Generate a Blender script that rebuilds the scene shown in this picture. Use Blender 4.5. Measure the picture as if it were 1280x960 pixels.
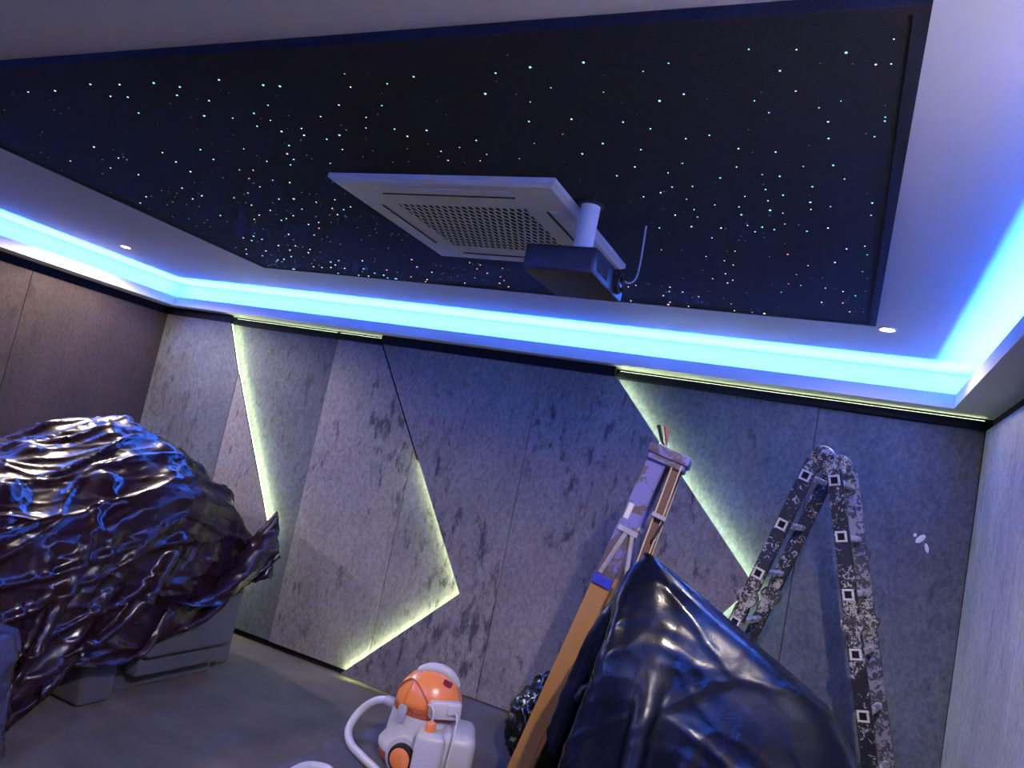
import bpy, bmesh, math, random
from mathutils import Vector, Matrix, noise
PI = math.pi
for o in list(bpy.data.objects): bpy.data.objects.remove(o, do_unlink=True)
scene = bpy.context.scene
COL = scene.collection

# ------------------------------------------------------------------ camera
# platform floor is z = 0; the phone is held at 1.65 m, tilted up and rolled
cam_d = bpy.data.cameras.new('camera'); cam_d.sensor_fit = 'HORIZONTAL'
cam_d.sensor_width = 36.0; cam_d.lens = 26.13; cam_d.clip_start = 0.05
cam = bpy.data.objects.new('camera', cam_d); COL.objects.link(cam)
AX = Vector((0.89584477, 0.1381719, -0.42233952))     # world x seen in (right, down, forward)
AY = Vector((0.39735436, 0.17638657, 0.90055388))
AZ = Vector((0.19892626, -0.97457494, 0.10311178))
cam.matrix_world = Matrix(((AX[0], -AX[1], -AX[2], 0), (AY[0], -AY[1], -AY[2], 0),
                           (AZ[0], -AZ[1], -AZ[2], 1.65), (0, 0, 0, 1)))
scene.camera = cam

# ------------------------------------------------------------------ world, exposure
world = bpy.data.worlds.new('world'); scene.world = world; world.use_nodes = True
world.node_tree.nodes['Background'].inputs[0].default_value = (0.01, 0.01, 0.015, 1)
world.node_tree.nodes['Background'].inputs[1].default_value = 0.3
vs = scene.view_settings
vs.view_transform = 'Standard'; vs.look = 'None'; vs.gamma = 1.0; vs.use_curve_mapping = False
vs.exposure = 0.45

# ------------------------------------------------------------------ light levels
COVE_RGB = (0.024, 0.145, 1.0); COVE_W = 37.0           # watts per metre of cove tape
SPOT_RGB = (1.0, 0.84, 0.70)
SPOT_W = 35.0
EDGE_RGB = (0.80, 1.0, 0.58); EDGE_E = 42.0            # tape behind the wall panels
XL, XR, YF, YB = -5.98, 0.705, 5.0, -1.9              # room walls
ZC, ZS, ZLIP, SW = 2.68, 2.44, 2.522, 0.225           # ceiling, soffit underside, lip top, soffit width
ZLOW = -0.185                                          # lower floor
STEPX = -2.28

def lamp_area(name, loc, rot, sx, sy, watts, rgb, parent=None):
    d = bpy.data.lights.new(name, 'AREA'); d.shape = 'RECTANGLE'; d.size = sx; d.size_y = sy
    d.energy = watts; d.color = rgb
    o = bpy.data.objects.new(name, d); COL.objects.link(o); o.location = loc; o.rotation_euler = rot
    if parent: o.parent = parent
    return o

# ------------------------------------------------------------------ materials
MATS = {}
class NT:
    def __init__(self, name):
        self.m = bpy.data.materials.new(name); self.m.use_nodes = True
        self.t = self.m.node_tree; self.b = self.t.nodes['Principled BSDF']; MATS[name] = self.m
    def n(self, typ, **kw):
        x = self.t.nodes.new(typ)
        for k, v in kw.items(): setattr(x, k, v)
        return x
    def l(self, a, b): self.t.links.new(a, b)
    def coords(self, scale=(1, 1, 1), world_space=False, rot=(0, 0, 0)):
        mp = self.n('ShaderNodeMapping'); mp.inputs['Scale'].default_value = scale
        mp.inputs['Rotation'].default_value = rot
        if world_space: g = self.n('ShaderNodeNewGeometry'); self.l(g.outputs['Position'], mp.inputs[0])
        else: g = self.n('ShaderNodeTexCoord'); self.l(g.outputs['Object'], mp.inputs[0])
        return mp.outputs[0]
    def noise(self, co, scale, detail=4, rough=.55, dist=0.0):
        x = self.n('ShaderNodeTexNoise'); x.inputs['Scale'].default_value = scale
        x.inputs['Detail'].default_value = detail; x.inputs['Roughness'].default_value = rough
        x.inputs['Distortion'].default_value = dist
        self.l(co, x.inputs['Vector']); return x.outputs['Fac']
    def ramp(self, fac, stops):
        r = self.n('ShaderNodeValToRGB'); e = r.color_ramp.elements
        while len(e) < len(stops): e.new(0.5)
        for el, (p, c) in zip(e, stops):
            el.position = p; el.color = (c[0], c[1], c[2], 1) if hasattr(c, '__len__') else (c, c, c, 1)
        self.l(fac, r.inputs[0]); return r.outputs[0]
    def mix(self, fac, a, b, mode='MIX'):
        x = self.n('ShaderNodeMix', data_type='RGBA', blend_type=mode)
        for i, v in ((0, fac), (6, a), (7, b)):
            if hasattr(v, 'links') or hasattr(v, 'is_linked'): self.l(v, x.inputs[i])
            elif i == 0: x.inputs[0].default_value = v
            else: x.inputs[i].default_value = (*v, 1)
        return x.outputs[2]
    def bump(self, h, strength=.3, dist=.01):
        x = self.n('ShaderNodeBump'); x.inputs['Strength'].default_value = strength
        x.inputs['Distance'].default_value = dist; self.l(h, x.inputs['Height'])
        self.l(x.outputs[0], self.b.inputs['Normal'])
    def set(self, **kw):
        names = dict(rough='Roughness', metal='Metallic', spec='Specular IOR Level', coat='Coat Weight', sheen='Sheen Weight')
        for k, v in kw.items(): self.b.inputs[names[k]].default_value = v
    def col(self, c):
        if hasattr(c, 'is_linked'): self.l(c, self.b.inputs['Base Color'])
        else: self.b.inputs['Base Color'].default_value = (*c, 1)

def plain(name, rgb, rough=.5, spec=.5, metal=0.0, coat=0.0, var=.12, scale=30):
    n = NT(name); n.set(rough=rough, spec=spec, metal=metal, coat=coat)
    co = n.coords()
    f = n.noise(co, scale, 3)
    n.col(n.ramp(f, [(.3, tuple(c*(1-var) for c in rgb)), (.7, tuple(min(1, c*(1+var)) for c in rgb))]))
    return n.m

def emit(name, rgb, strength):
    n = NT(name); n.col((.02, .02, .02)); n.b.inputs['Emission Color'].default_value = (*rgb, 1)
    n.b.inputs['Emission Strength'].default_value = strength
    return n.m

def suede(name, light, dark, smudge, smudge_lo, seed, sx=1.0):
    """crushed suede cloth: broad cloudy nap, dark brushed patches, fine fibre"""
    n = NT(name); n.set(rough=.88, spec=.18, sheen=.12)
    off = n.n('ShaderNodeVectorMath', operation='ADD'); off.inputs[1].default_value = (seed, seed*1.7, seed*.6)
    g = n.n('ShaderNodeNewGeometry'); n.l(g.outputs['Position'], off.inputs[0])
    def mp(scale, rot=(0, 0, 0)):
        m = n.n('ShaderNodeMapping'); m.inputs['Scale'].default_value = scale; m.inputs['Rotation'].default_value = rot
        n.l(off.outputs[0], m.inputs[0]); return m.outputs[0]
    cloud = n.noise(mp((1.2*sx, 1.2*sx, .8)), 1.6, 5, .6, .4)
    base = n.ramp(cloud, [(.28, dark), (.72, light)])
    fine = n.noise(mp((20, 20, 14)), 2.0, 6, .72)
    base = n.mix(.55, base, n.ramp(fine, [(.36, .30), (.62, 1.0)]), 'MULTIPLY')
    blot = n.noise(mp((9*sx, 9*sx, 3.6), (0, .15, 0)), 1.5, 6, .68, .2)
    region = n.noise(mp((1, 1, .8)), .9, 2)
    b2 = n.n('ShaderNodeMath', operation='MULTIPLY_ADD'); b2.inputs[1].default_value = .45
    n.l(region, b2.inputs[0]); n.l(blot, b2.inputs[2])
    mask = n.ramp(b2.outputs[0], [(smudge_lo, 0.0), (smudge_lo+.11, 1.0)])
    n.col(n.mix(mask, base, smudge))
    n.bump(n.noise(mp((60, 60, 60)), 4, 3), .25, .004)
    return n.m

M_suede = suede('suede_grey', (.31, .29, .255), (.215, .20, .18), (.065, .062, .066), 0.785, 3.1)
M_suede_m = suede('suede_grey_mid', (.31, .29, .255), (.215, .20, .18), (.065, .062, .066), 0.785, 14.9)
M_suede_l = suede('suede_grey_light', (.34, .32, .285), (.25, .235, .21), (.085, .08, .084), 0.8, 8.3)
M_suede_d = suede('suede_charcoal', (.16, .17, .175), (.105, .11, .115), (.055, .057, .062), .79, 5.7)
M_suede_e = suede('suede_slate', (.15, .17, .19), (.09, .104, .12), (.06, .066, .078), .81, 12.2, .8)
M_suede_r = suede('suede_grey_lit', (.46, .48, .50), (.30, .31, .33), (.17, .175, .19), .78, 1.4, 1.3)  # right wall's grey suede, with downlight brightness put into its colour
M_suede_b = suede('suede_brown', (.058, .042, .040), (.036, .027, .026), (.024, .02, .02), .84, 20.0)
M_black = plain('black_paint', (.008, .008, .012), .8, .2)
M_white = plain('white_paint', (.72, .72, .74), .75, .3, var=.03, scale=3)
M_ceil = plain('ceiling_paint', (.62, .62, .65), .8, .2, var=.03, scale=2)

def carpet(name, a, b):
    n = NT(name); n.set(rough=.95, spec=.1, sheen=.1)
    co = n.coords(world_space=True)
    big = n.noise(n.coords((1.0, 1.6, 1), True), 1.7, 5, .62, .5)
    fine = n.noise(co, 140, 3, .7)
    c = n.mix(.6, n.ramp(big, [(.3, a), (.7, b)]), n.ramp(fine, [(.25, .4), (.75, 1.0)]), 'MULTIPLY')
    n.col(c); n.bump(fine, .6, .006); return n.m
M_carpet = carpet('carpet', (.088, .072, .046), (.165, .138, .090))

M_carpet2 = carpet('carpet_platform', (.066, .060, .058), (.108, .098, .096))

def star_cloth():
    n = NT('star_cloth'); n.set(rough=.95, spec=.08, sheen=.05)
    f = n.noise(n.coords((1, 1, 1)), 220, 2)
    n.col(n.ramp(f, [(.3, (.010, .010, .016)), (.7, (.020, .019, .028))])); n.bump(f, .3, .003); return n.m
M_star = star_cloth()

def plastic_sheet(name, rgb, rough, scale, strength, spec=.5):
    n = NT(name); n.col(rgb); n.set(rough=rough, spec=spec)
    n.b.inputs['IOR'].default_value = 1.5
    co = n.coords()
    v = n.noise(n.coords((1, 1, 1)), scale, 3, .5, 1.2)
    r = n.ramp(v, [(.35, 0.0), (.5, 1.0), (.65, 0.0)])
    n.bump(r, strength, .012)
    rr = n.noise(co, 5, 3); n.l(n.ramp(rr, [(.3, max(.05, rough-.1)), (.7, rough+.14)]), n.b.inputs['Roughness'])
    return n.m
M_sheet = plastic_sheet('black_polythene', (.020, .008, .011), .25, 30, .04)
M_sheet2 = plastic_sheet('navy_polythene', (.003, .004, .012), .24, 30, .02, .26)
M_sheet3 = plastic_sheet('grey_polythene', (.05, .05, .085), .22, 10, .15)
M_bag = plastic_sheet('bin_bag', (.006, .006, .008), .16, 16, .12)

def spatter(name, base, paint, lo, rough=.5, metal=.3, scale=26):
    n = NT(name); n.set(rough=rough, metal=metal)
    co = n.coords()
    f = n.noise(co, scale, 4, .7, 1.0)
    g = n.noise(co, scale*.22, 3, .6)
    a = n.n('ShaderNodeMath', operation='MULTIPLY_ADD'); a.inputs[1].default_value = .5
    n.l(g, a.inputs[0]); n.l(f, a.inputs[2])
    n.col(n.mix(n.ramp(a.outputs[0], [(lo, 0.0), (lo+.03, 1.0)]), base, paint))
    n.bump(f, .3, .004); return n.m
M_alu = spatter('paint_spattered_rail', (.016, .016, .022), (.42, .42, .42), .835, scale=44)
M_alu_l = spatter('paint_caked_rail', (.05, .05, .065), (.25, .25, .29), .74, scale=36)
M_hinge = spatter('paint_caked_hinge', (.035, .035, .035), (.42, .41, .36), .76, scale=60)
M_rung = spatter('paint_splashed_rung', (.20, .20, .21), (.62, .61, .60), .72)
M_yel = spatter('worn_yellow_rail', (.30, .145, .03), (.55, .5, .5), .94, .55, 0.0, 18)
M_yelp = spatter('purple_smeared_rail', (.075, .055, .06), (.12, .115, .30), .74, .6, 0.0, 7)
M_wood = spatter('brown_channel', (.10, .05, .035), (.35, .3, .3), .93, .6, 0.0, 20)
M_edgey = plain('pale_edge', (.50, .42, .26), .5)
M_ring = plain('bright_rung_end', (.62, .62, .62), .45, .5, .2)
M_metal = plain('dull_metal', (.42, .41, .46), .4, .5, .6)
M_rubber = plain('black_rubber', (.015, .015, .017), .7, .3)
M_blue = plain('blue_tape', (.02, .03, .35), .5)
M_red = plain('red_grip', (.35, .03, .02), .5)
M_orange = plain('orange_plastic', (.85, .24, .05), .28, .5, coat=.3, var=.03)
M_orange_d = plain('dark_orange_plastic', (.42, .09, .03), .4, .5, var=.05)
M_vwhite = plain('white_plastic', (.52, .52, .60), .35, .5, var=.03)
M_vgrey = plain('grey_plastic', (.36, .36, .42), .4, .5, var=.04)
M_vred = plain('red_window', (.20, .02, .02), .2, .6)
M_cas = plain('aircon_white', (.60, .60, .60), .5, .4, var=.03)
M_cas_d = plain('aircon_dark', (.035, .035, .045), .8, .2)
M_proj = plain('projector_black', (.020, .019, .024), .42, .5, var=.2)
M_lens = plain('lens_glass', (.01, .01, .02), .06, .9)
M_chair = carpet('recliner_cloth', (.11, .105, .11), (.15, .145, .15))
M_edge = emit('edge_led', EDGE_RGB, EDGE_E)
M_head = emit('head_led', EDGE_RGB, 5.5)
M_cove = emit('cove_led', (.25, .7, 1.0), 3.0)
M_lamp = emit('downlight_lens', (1.0, .95, .86), 60.0)
STARC = {'g': (.25, 1.0, .72), 'c': (.30, .78, 1.0), 'w': (.95, .92, 1.0), 'p': (1.0, .62, .66), 'r': (1.0, .30, .36), 'v': (.66, .66, 1.0)}
M_st = {k: emit('star_' + k, v, 1.9) for k, v in STARC.items()}
M_stf = {k: emit('faint_star_' + k, v, .35) for k, v in STARC.items()}

# ------------------------------------------------------------------ mesh helpers
def finish(name, bm, mat, parent=None, smooth=False, loc=None):
    bmesh.ops.recalc_face_normals(bm, faces=bm.faces)
    me = bpy.data.meshes.new(name); bm.to_mesh(me); bm.free()
    for m in (mat if isinstance(mat, (list, tuple)) else [mat]): me.materials.append(m)
    if smooth:
        for p in me.polygons: p.use_smooth = True
        if smooth != 'all':
            try: me.set_sharp_from_angle(angle=math.radians(smooth if smooth is not True else 40))
            except Exception: pass
    o = bpy.data.objects.new(name, me); COL.objects.link(o)
    if parent: o.parent = parent
    if loc: o.location = loc
    return o
def box(bm, x0, x1, y0, y1, z0, z1, bevel=0.0, seg=2, M=None):
    r = bmesh.ops.create_cube(bm, size=1.0); vs_ = r['verts']
    for v in vs_:
        v.co = Vector(((x0+x1)/2 + v.co.x*(x1-x0), (y0+y1)/2 + v.co.y*(y1-y0), (z0+z1)/2 + v.co.z*(z1-z0)))
    if bevel:
        es = list({e for v in vs_ for e in v.link_edges})
        rr = bmesh.ops.bevel(bm, geom=es, offset=bevel, segments=seg, affect='EDGES', profile=.5)
        vs_ = list({v for f in rr['faces'] for v in f.verts} | {v for v in vs_ if v.is_valid})
    if M is not None:
        for v in vs_: v.co = M @ v.co
    return vs_
def prism(bm, pts, axis, a, b, bevel=0.0):
    """polygon (u, v) extruded along axis from a to b; axis y: (x, z), axis z: (x, y), axis x: (y, z)"""
    def P(u, v, w): return {'y': (u, w, v), 'z': (u, v, w), 'x': (w, u, v)}[axis]
    lo = [bm.verts.new(P(u, v, a)) for u, v in pts]; hi = [bm.verts.new(P(u, v, b)) for u, v in pts]
    fs = [bm.faces.new(lo), bm.faces.new(hi[::-1])]
    n = len(pts)
    for i in range(n): fs.append(bm.faces.new((lo[i], hi[i], hi[(i+1) % n], lo[(i+1) % n])))
    if bevel:
        bmesh.ops.bevel(bm, geom=list({e for f in fs for e in f.edges}), offset=bevel, segments=1, affect='EDGES')
def frame_of(t):
    t = t.normalized(); r = Vector((0, 0, 1)) if abs(t.z) < .9 else Vector((1, 0, 0))
    u = t.cross(r).normalized(); return u, t.cross(u).normalized()
def tube(bm, pts, rad, seg=8, caps=True):
    pts = [Vector(p) for p in pts]; rings = []
    u = None
    for i, p in enumerate(pts):
        t = (pts[min(i+1, len(pts)-1)] - pts[max(i-1, 0)]).normalized()
        if u is None: u, w = frame_of(t)
        else: u = (u - t*u.dot(t)).normalized(); w = t.cross(u)
        r = rad[i] if hasattr(rad, '__len__') else rad
        rings.append([bm.verts.new(p + (u*math.cos(2*PI*k/seg) + w*math.sin(2*PI*k/seg))*r) for k in range(seg)])
    for a, b in zip(rings, rings[1:]):
        for k in range(seg): bm.faces.new((a[k], a[(k+1) % seg], b[(k+1) % seg], b[k]))
    if caps: bm.faces.new(rings[0][::-1]); bm.faces.new(rings[-1])
def lathe(bm, prof, seg=24, M=None, sx=1.0, sy=1.0):
    rings = []
    for r, z in prof:
        ring = []
        for k in range(seg):
            v = Vector((r*sx*math.cos(2*PI*k/seg), r*sy*math.sin(2*PI*k/seg), z))
            ring.append(bm.verts.new(M @ v if M is not None else v))
        rings.append(ring)
    for a, b in zip(rings, rings[1:]):
        for k in range(seg): bm.faces.new((a[k], a[(k+1) % seg], b[(k+1) % seg], b[k]))
    bm.faces.new(rings[0][::-1]); bm.faces.new(rings[-1])
def bar(bm, p, q, w, d, up=None, bevel=0.0):
    """box bar from p to q, width w along the side direction, depth d along up"""
    p, q = Vector(p), Vector(q); t = (q-p); L = t.length; t.normalize()
    if up is None: side, u2 = frame_of(t)
    else:
        u2 = (Vector(up) - t*Vector(up).dot(t)).normalized(); side = t.cross(u2)
    M = Matrix(((t.x, side.x, u2.x, p.x), (t.y, side.y, u2.y, p.y), (t.z, side.z, u2.z, p.z), (0, 0, 0, 1)))
    box(bm, 0, L, -w/2, w/2, -d/2, d/2, bevel, 1, M)
def smooth_path(pts, n=8):
    pts = [Vector(p) for p in pts]; out = []
    for i in range(len(pts)-1):
        p0, p1, p2, p3 = pts[max(i-1, 0)], pts[i], pts[i+1], pts[min(i+2, len(pts)-1)]
        for k in range(n):
            t = k/n
            out.append(.5*((2*p1) + (p2-p0)*t + (2*p0-5*p1+4*p2-p3)*t*t + (3*p1-p0-3*p2+p3)*t**3))
    out.append(pts[-1]); return out
def thing(name, label, cat, loc=(0, 0, 0), rz=0.0, group=None):
    o = bpy.data.objects.new(name, None); COL.objects.link(o); o.location = loc; o.rotation_euler = (0, 0, rz)
    o.empty_display_size = .1
    return tag(o, label, cat, group)
def tag(o, label, cat, group=None):
    o['label'] = label; o['category'] = cat
    if group: o['group'] = group
    return o
def struct(o): o['kind'] = 'structure'; return o
def interp(x, pts):
    if x <= pts[0][0]: return pts[0][1]
    for (a, fa), (b, fb) in zip(pts, pts[1:]):
        if x <= b: t = (x-a)/(b-a); t = t*t*(3-2*t); return fa + (fb-fa)*t
    return pts[-1][1]

# ================================================================== the room
bm = bmesh.new()                                   # two levels of carpet with a step at STEPX
prism(bm, [(XL-.1, ZLOW-.1), (XL-.1, ZLOW), (STEPX, ZLOW), (STEPX, -.008), (STEPX+.008, 0), (XR+.1, 0), (XR+.1, ZLOW-.1)], 'y', YB-.1, YF+.1)
fl = struct(finish('floor', bm, [M_carpet, M_carpet2]))
for f in fl.data.polygons:
    if f.center.x > STEPX-.001: f.material_index = 1
bm = bmesh.new(); box(bm, XL-.1, XR+.1, YB-.1, YF+.1, ZC, ZC+.1)
struct(finish('ceiling', bm, M_ceil))
def wall(name, b, mat=M_black):
    bm = bmesh.new(); box(bm, *b); return struct(finish(name, bm, mat))
W_far = wall('wall_far', (XL-.1, XR+.1, YF, YF+.1, ZLOW, ZS+.01))
W_left = wall('wall_left', (XL-.1, XL, YB, YF, ZLOW, ZS+.01))
W_right = wall('wall_right', (XR, XR+.1, YB, YF, 0, ZS+.01))
W_back = wall('wall_back', (XL-.1, XR+.1, YB-.1, YB, ZLOW, ZS+.01))
# white cove upstand above the soffit
bm = bmesh.new()
for b in ((XL-.1, XR+.1, YF, YF+.1), (XL-.1, XR+.1, YB-.1, YB), (XL-.1, XL, YB, YF), (XR, XR+.1, YB, YF)):
    box(bm, *b, ZS+.012, ZC-.003)
struct(finish('trim_1', bm, M_white))
# soffit with an upstanding lip, mitred round the room
bm = bmesh.new()
prof = [(0, ZS), (SW, ZS), (SW, ZLIP), (SW-.018, ZLIP), (SW-.018, ZS+.03), (0, ZS+.03)]
rings = []
for cx, cy, sx, sy in ((XL, YB, 1, 1), (XR, YB, -1, 1), (XR, YF, -1, -1), (XL, YF, 1, -1)):
    rings.append([bm.verts.new((cx + sx*o_, cy + sy*o_, z)) for o_, z in prof])
for i in range(4):
    a, b = rings[i], rings[(i+1) % 4]
    for k in range(len(prof)): bm.faces.new((a[k], b[k], b[(k+1) % len(prof)], a[(k+1) % len(prof)]))
W_sof = struct(finish('trim_2', bm, M_white))
zl = ZS+.045; off = SW-.05
for (x0, y0, x1, y1) in ((XL+off, YF-off, XR-off, YF-off), (XL+off, YB+off, XR-off, YB+off), (XL+off, YB+off, XL+off, YF-off), (XR-off, YB+off, XR-off, YF-off)):
    L = math.hypot(x1-x0, y1-y0); bm = bmesh.new()
    bar(bm, (x0, y0, zl-.008), (x1, y1, zl-.008), .012, .006, (0, 0, 1))
    s = finish('cove_led_strip', bm, M_cove, W_sof)
    horizontal = abs(y1-y0) < 1e-6
    lamp_area('cove_light', ((x0+x1)/2, (y0+y1)/2, zl), (PI, 0, 0), L if horizontal else .012, .012 if horizontal else L, COVE_W*L, COVE_RGB, W_sof)

# ---------------- far wall: layered suede panels with light tape behind their edges
def panel(name, pts, y0, y1, mat, parent):
    bm = bmesh.new(); prism(bm, pts, 'y', y0, y1, .0025); return finish(name, bm, mat, parent)
ZT, ZB, ZP = 2.368, -.135, .012
DEEP = (4.968, 4.998); MID = (4.957, 4.998); PRO = (4.895, 4.918); TOPL = (4.888, 4.912)
panel('wall_panel', [(XL+.004, ZT), (-5.144, ZT), (-4.915, 1.93), (-4.915, ZB), (XL+.004, ZB)], *PRO, M_suede_d, W_far)
panel('wall_panel', [(-4.911, 1.94), (-4.377, 1.025), (-4.190, .705), (-4.83, ZB), (-4.911, ZB)], *PRO, M_suede_l, W_far)
panel('wall_panel', [(-5.45, ZT), (-3.985, ZT), (-3.985, ZB), (-5.45, ZB)], *DEEP, M_suede_d, W_far)
panel('wall_panel', [(-3.981, ZT), (-3.042, ZT), (-3.042, ZB), (-3.981, ZB)], *MID, M_suede_l, W_far)
panel('wall_panel', [(-3.038, ZT), (-2.15, ZT), (-2.15, ZB), (-3.038, ZB)], *MID, M_suede_m, W_far)
dl = [(-3.48, ZT), (-2.933, 1.529), (-2.365, .665), (-3.215, -.155)]
panel('wall_panel', dl + [(STEPX-.004, -.155), (STEPX-.004, ZP), (-2.085, ZP), (-2.085, ZT)], *TOPL, M_suede, W_far)
panel('wall_panel', [(-2.081, ZT), (-1.524, ZT), (-1.152, 1.974), (-1.152, .208), (-1.291, ZP), (-2.081, ZP)], *TOPL, M_suede_m, W_far)
panel('wall_panel', [(-1.148, 1.970), (-.425, 1.212), (-1.148, .213)], *TOPL, M_suede, W_far)
panel('wall_panel', [(-1.85, ZT), (-.222, ZT), (-.222, ZP), (-1.85, ZP)], *DEEP, M_suede_e, W_far)
panel('wall_panel', [(-.218, ZT), (XR-.035, ZT), (XR-.035, ZP), (-.218, ZP)], *DEEP, M_suede_e, W_far)
# dark pelmet along the panel heads; over the sunk panels it hides a tape that lights the soffit
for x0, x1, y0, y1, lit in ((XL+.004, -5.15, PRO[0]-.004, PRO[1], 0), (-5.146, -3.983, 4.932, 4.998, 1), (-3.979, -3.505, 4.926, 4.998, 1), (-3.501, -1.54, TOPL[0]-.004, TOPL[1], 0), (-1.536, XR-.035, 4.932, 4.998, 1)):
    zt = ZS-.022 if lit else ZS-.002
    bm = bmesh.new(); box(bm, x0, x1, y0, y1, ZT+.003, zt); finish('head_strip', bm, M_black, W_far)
    if lit:
        bm = bmesh.new(); bar(bm, (x0+.01, y0+.030, zt+.003), (x1-.01, y0+.030, zt+.003), .008, .004, (0, 0, 1)); finish('head_light', bm, M_head, W_far)
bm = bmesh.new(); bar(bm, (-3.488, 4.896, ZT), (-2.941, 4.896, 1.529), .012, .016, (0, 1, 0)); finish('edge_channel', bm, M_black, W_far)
for b in ((XL+.02, -5.6, 4.919, 4.967), (-2.34, -2.2, 4.913, 4.956), (-1.95, -1.87, 4.913, 4.967)):   # black battens that carry the proud panels
    bm = bmesh.new(); box(bm, *b, ZP+.3, ZT-.3); finish('batten', bm, M_black, W_far)
def edge_led(pts, y, side):
    """light tape on the back of a proud panel, a few millimetres inside its edge"""
    bm = bmesh.new()
    for (a, b) in zip(pts, pts[1:]):
        d = Vector((b[0]-a[0], 0, b[1]-a[1])).normalized(); nrm = Vector((-d.z, 0, d.x))*side
        p = Vector((a[0], y, a[1])) - nrm*.008; q = Vector((b[0], y, b[1])) - nrm*.008
        bar(bm, p, q, .010, .010, (0, 1, 0))
    return finish('edge_light', bm, M_edge, W_far)
edge_led([(-5.144, ZT-.004), (-4.915, 1.93), (-4.377, 1.025), (-4.190, .705), (-4.83, ZB+.02)], 4.925, 1)
edge_led([(-2.933, 1.529), (-2.365, .665), (-3.205, -.145)], 4.918, -1)
edge_led([(-1.524, ZT-.004), (-.425, 1.212), (-1.291, ZP+.01)], 4.918, 1)
# dabs of white paint on the slate panel
for (x, z, w_, h_, r_) in ((.425, 1.69, .016, .034, .7), (.462, 1.645, .010, .028, -.3), (.395, 1.705, .009, .012, .2)):
    bm = bmesh.new(); lathe(bm, [(1, 0), (.8, .5), (.3, 1)], 12, Matrix.Translation((x, 4.966, z)) @ Matrix.Rotation(r_, 4, 'Y') @ Matrix.Diagonal((w_, 1, h_, 1)) @ Matrix.Rotation(PI/2, 4, 'X') @ Matrix.Diagonal((1, 1, .003, 1)))
    finish('paint_dab', bm, M_white, W_far, True)
# ---------------- right wall panels, left wall panels
def side_panel(x0, x1, y0, y1, z0, mat, parent):
    bm = bmesh.new(); prism(bm, [(y0, z0), (y1, z0), (y1, ZT), (y0, ZT)], 'x', x0, x1, .0025); finish('wall_panel', bm, mat, parent)
for y0, y1 in ((4.47, 4.955), (3.53, 4.466), (2.59, 3.526), (1.65, 2.586), (.71, 1.646), (-.23, .706), (-1.17, -.234), (-1.88, -1.174)):
    side_panel(XR-.034, XR-.002, y0, y1, ZP, M_suede_r, W_right)
for y0, y1 in ((3.60, 4.925), (2.66, 3.596), (1.72, 2.656), (.78, 1.716), (-.16, .776), (-1.10, -.164), (-1.88, -1.104)):
    side_panel(XL+.002, XL+.034, y0, y1, ZB, M_suede_b, W_left)
for i in range(7):
    x0 = XL + .05 + i*.94; panel('wall_panel', [(x0, ZT), (min(x0+.936, XR-.05), ZT), (min(x0+.936, XR-.05), ZP), (x0, ZP)], YB+.002, YB+.034, M_suede_b, W_back)

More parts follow.
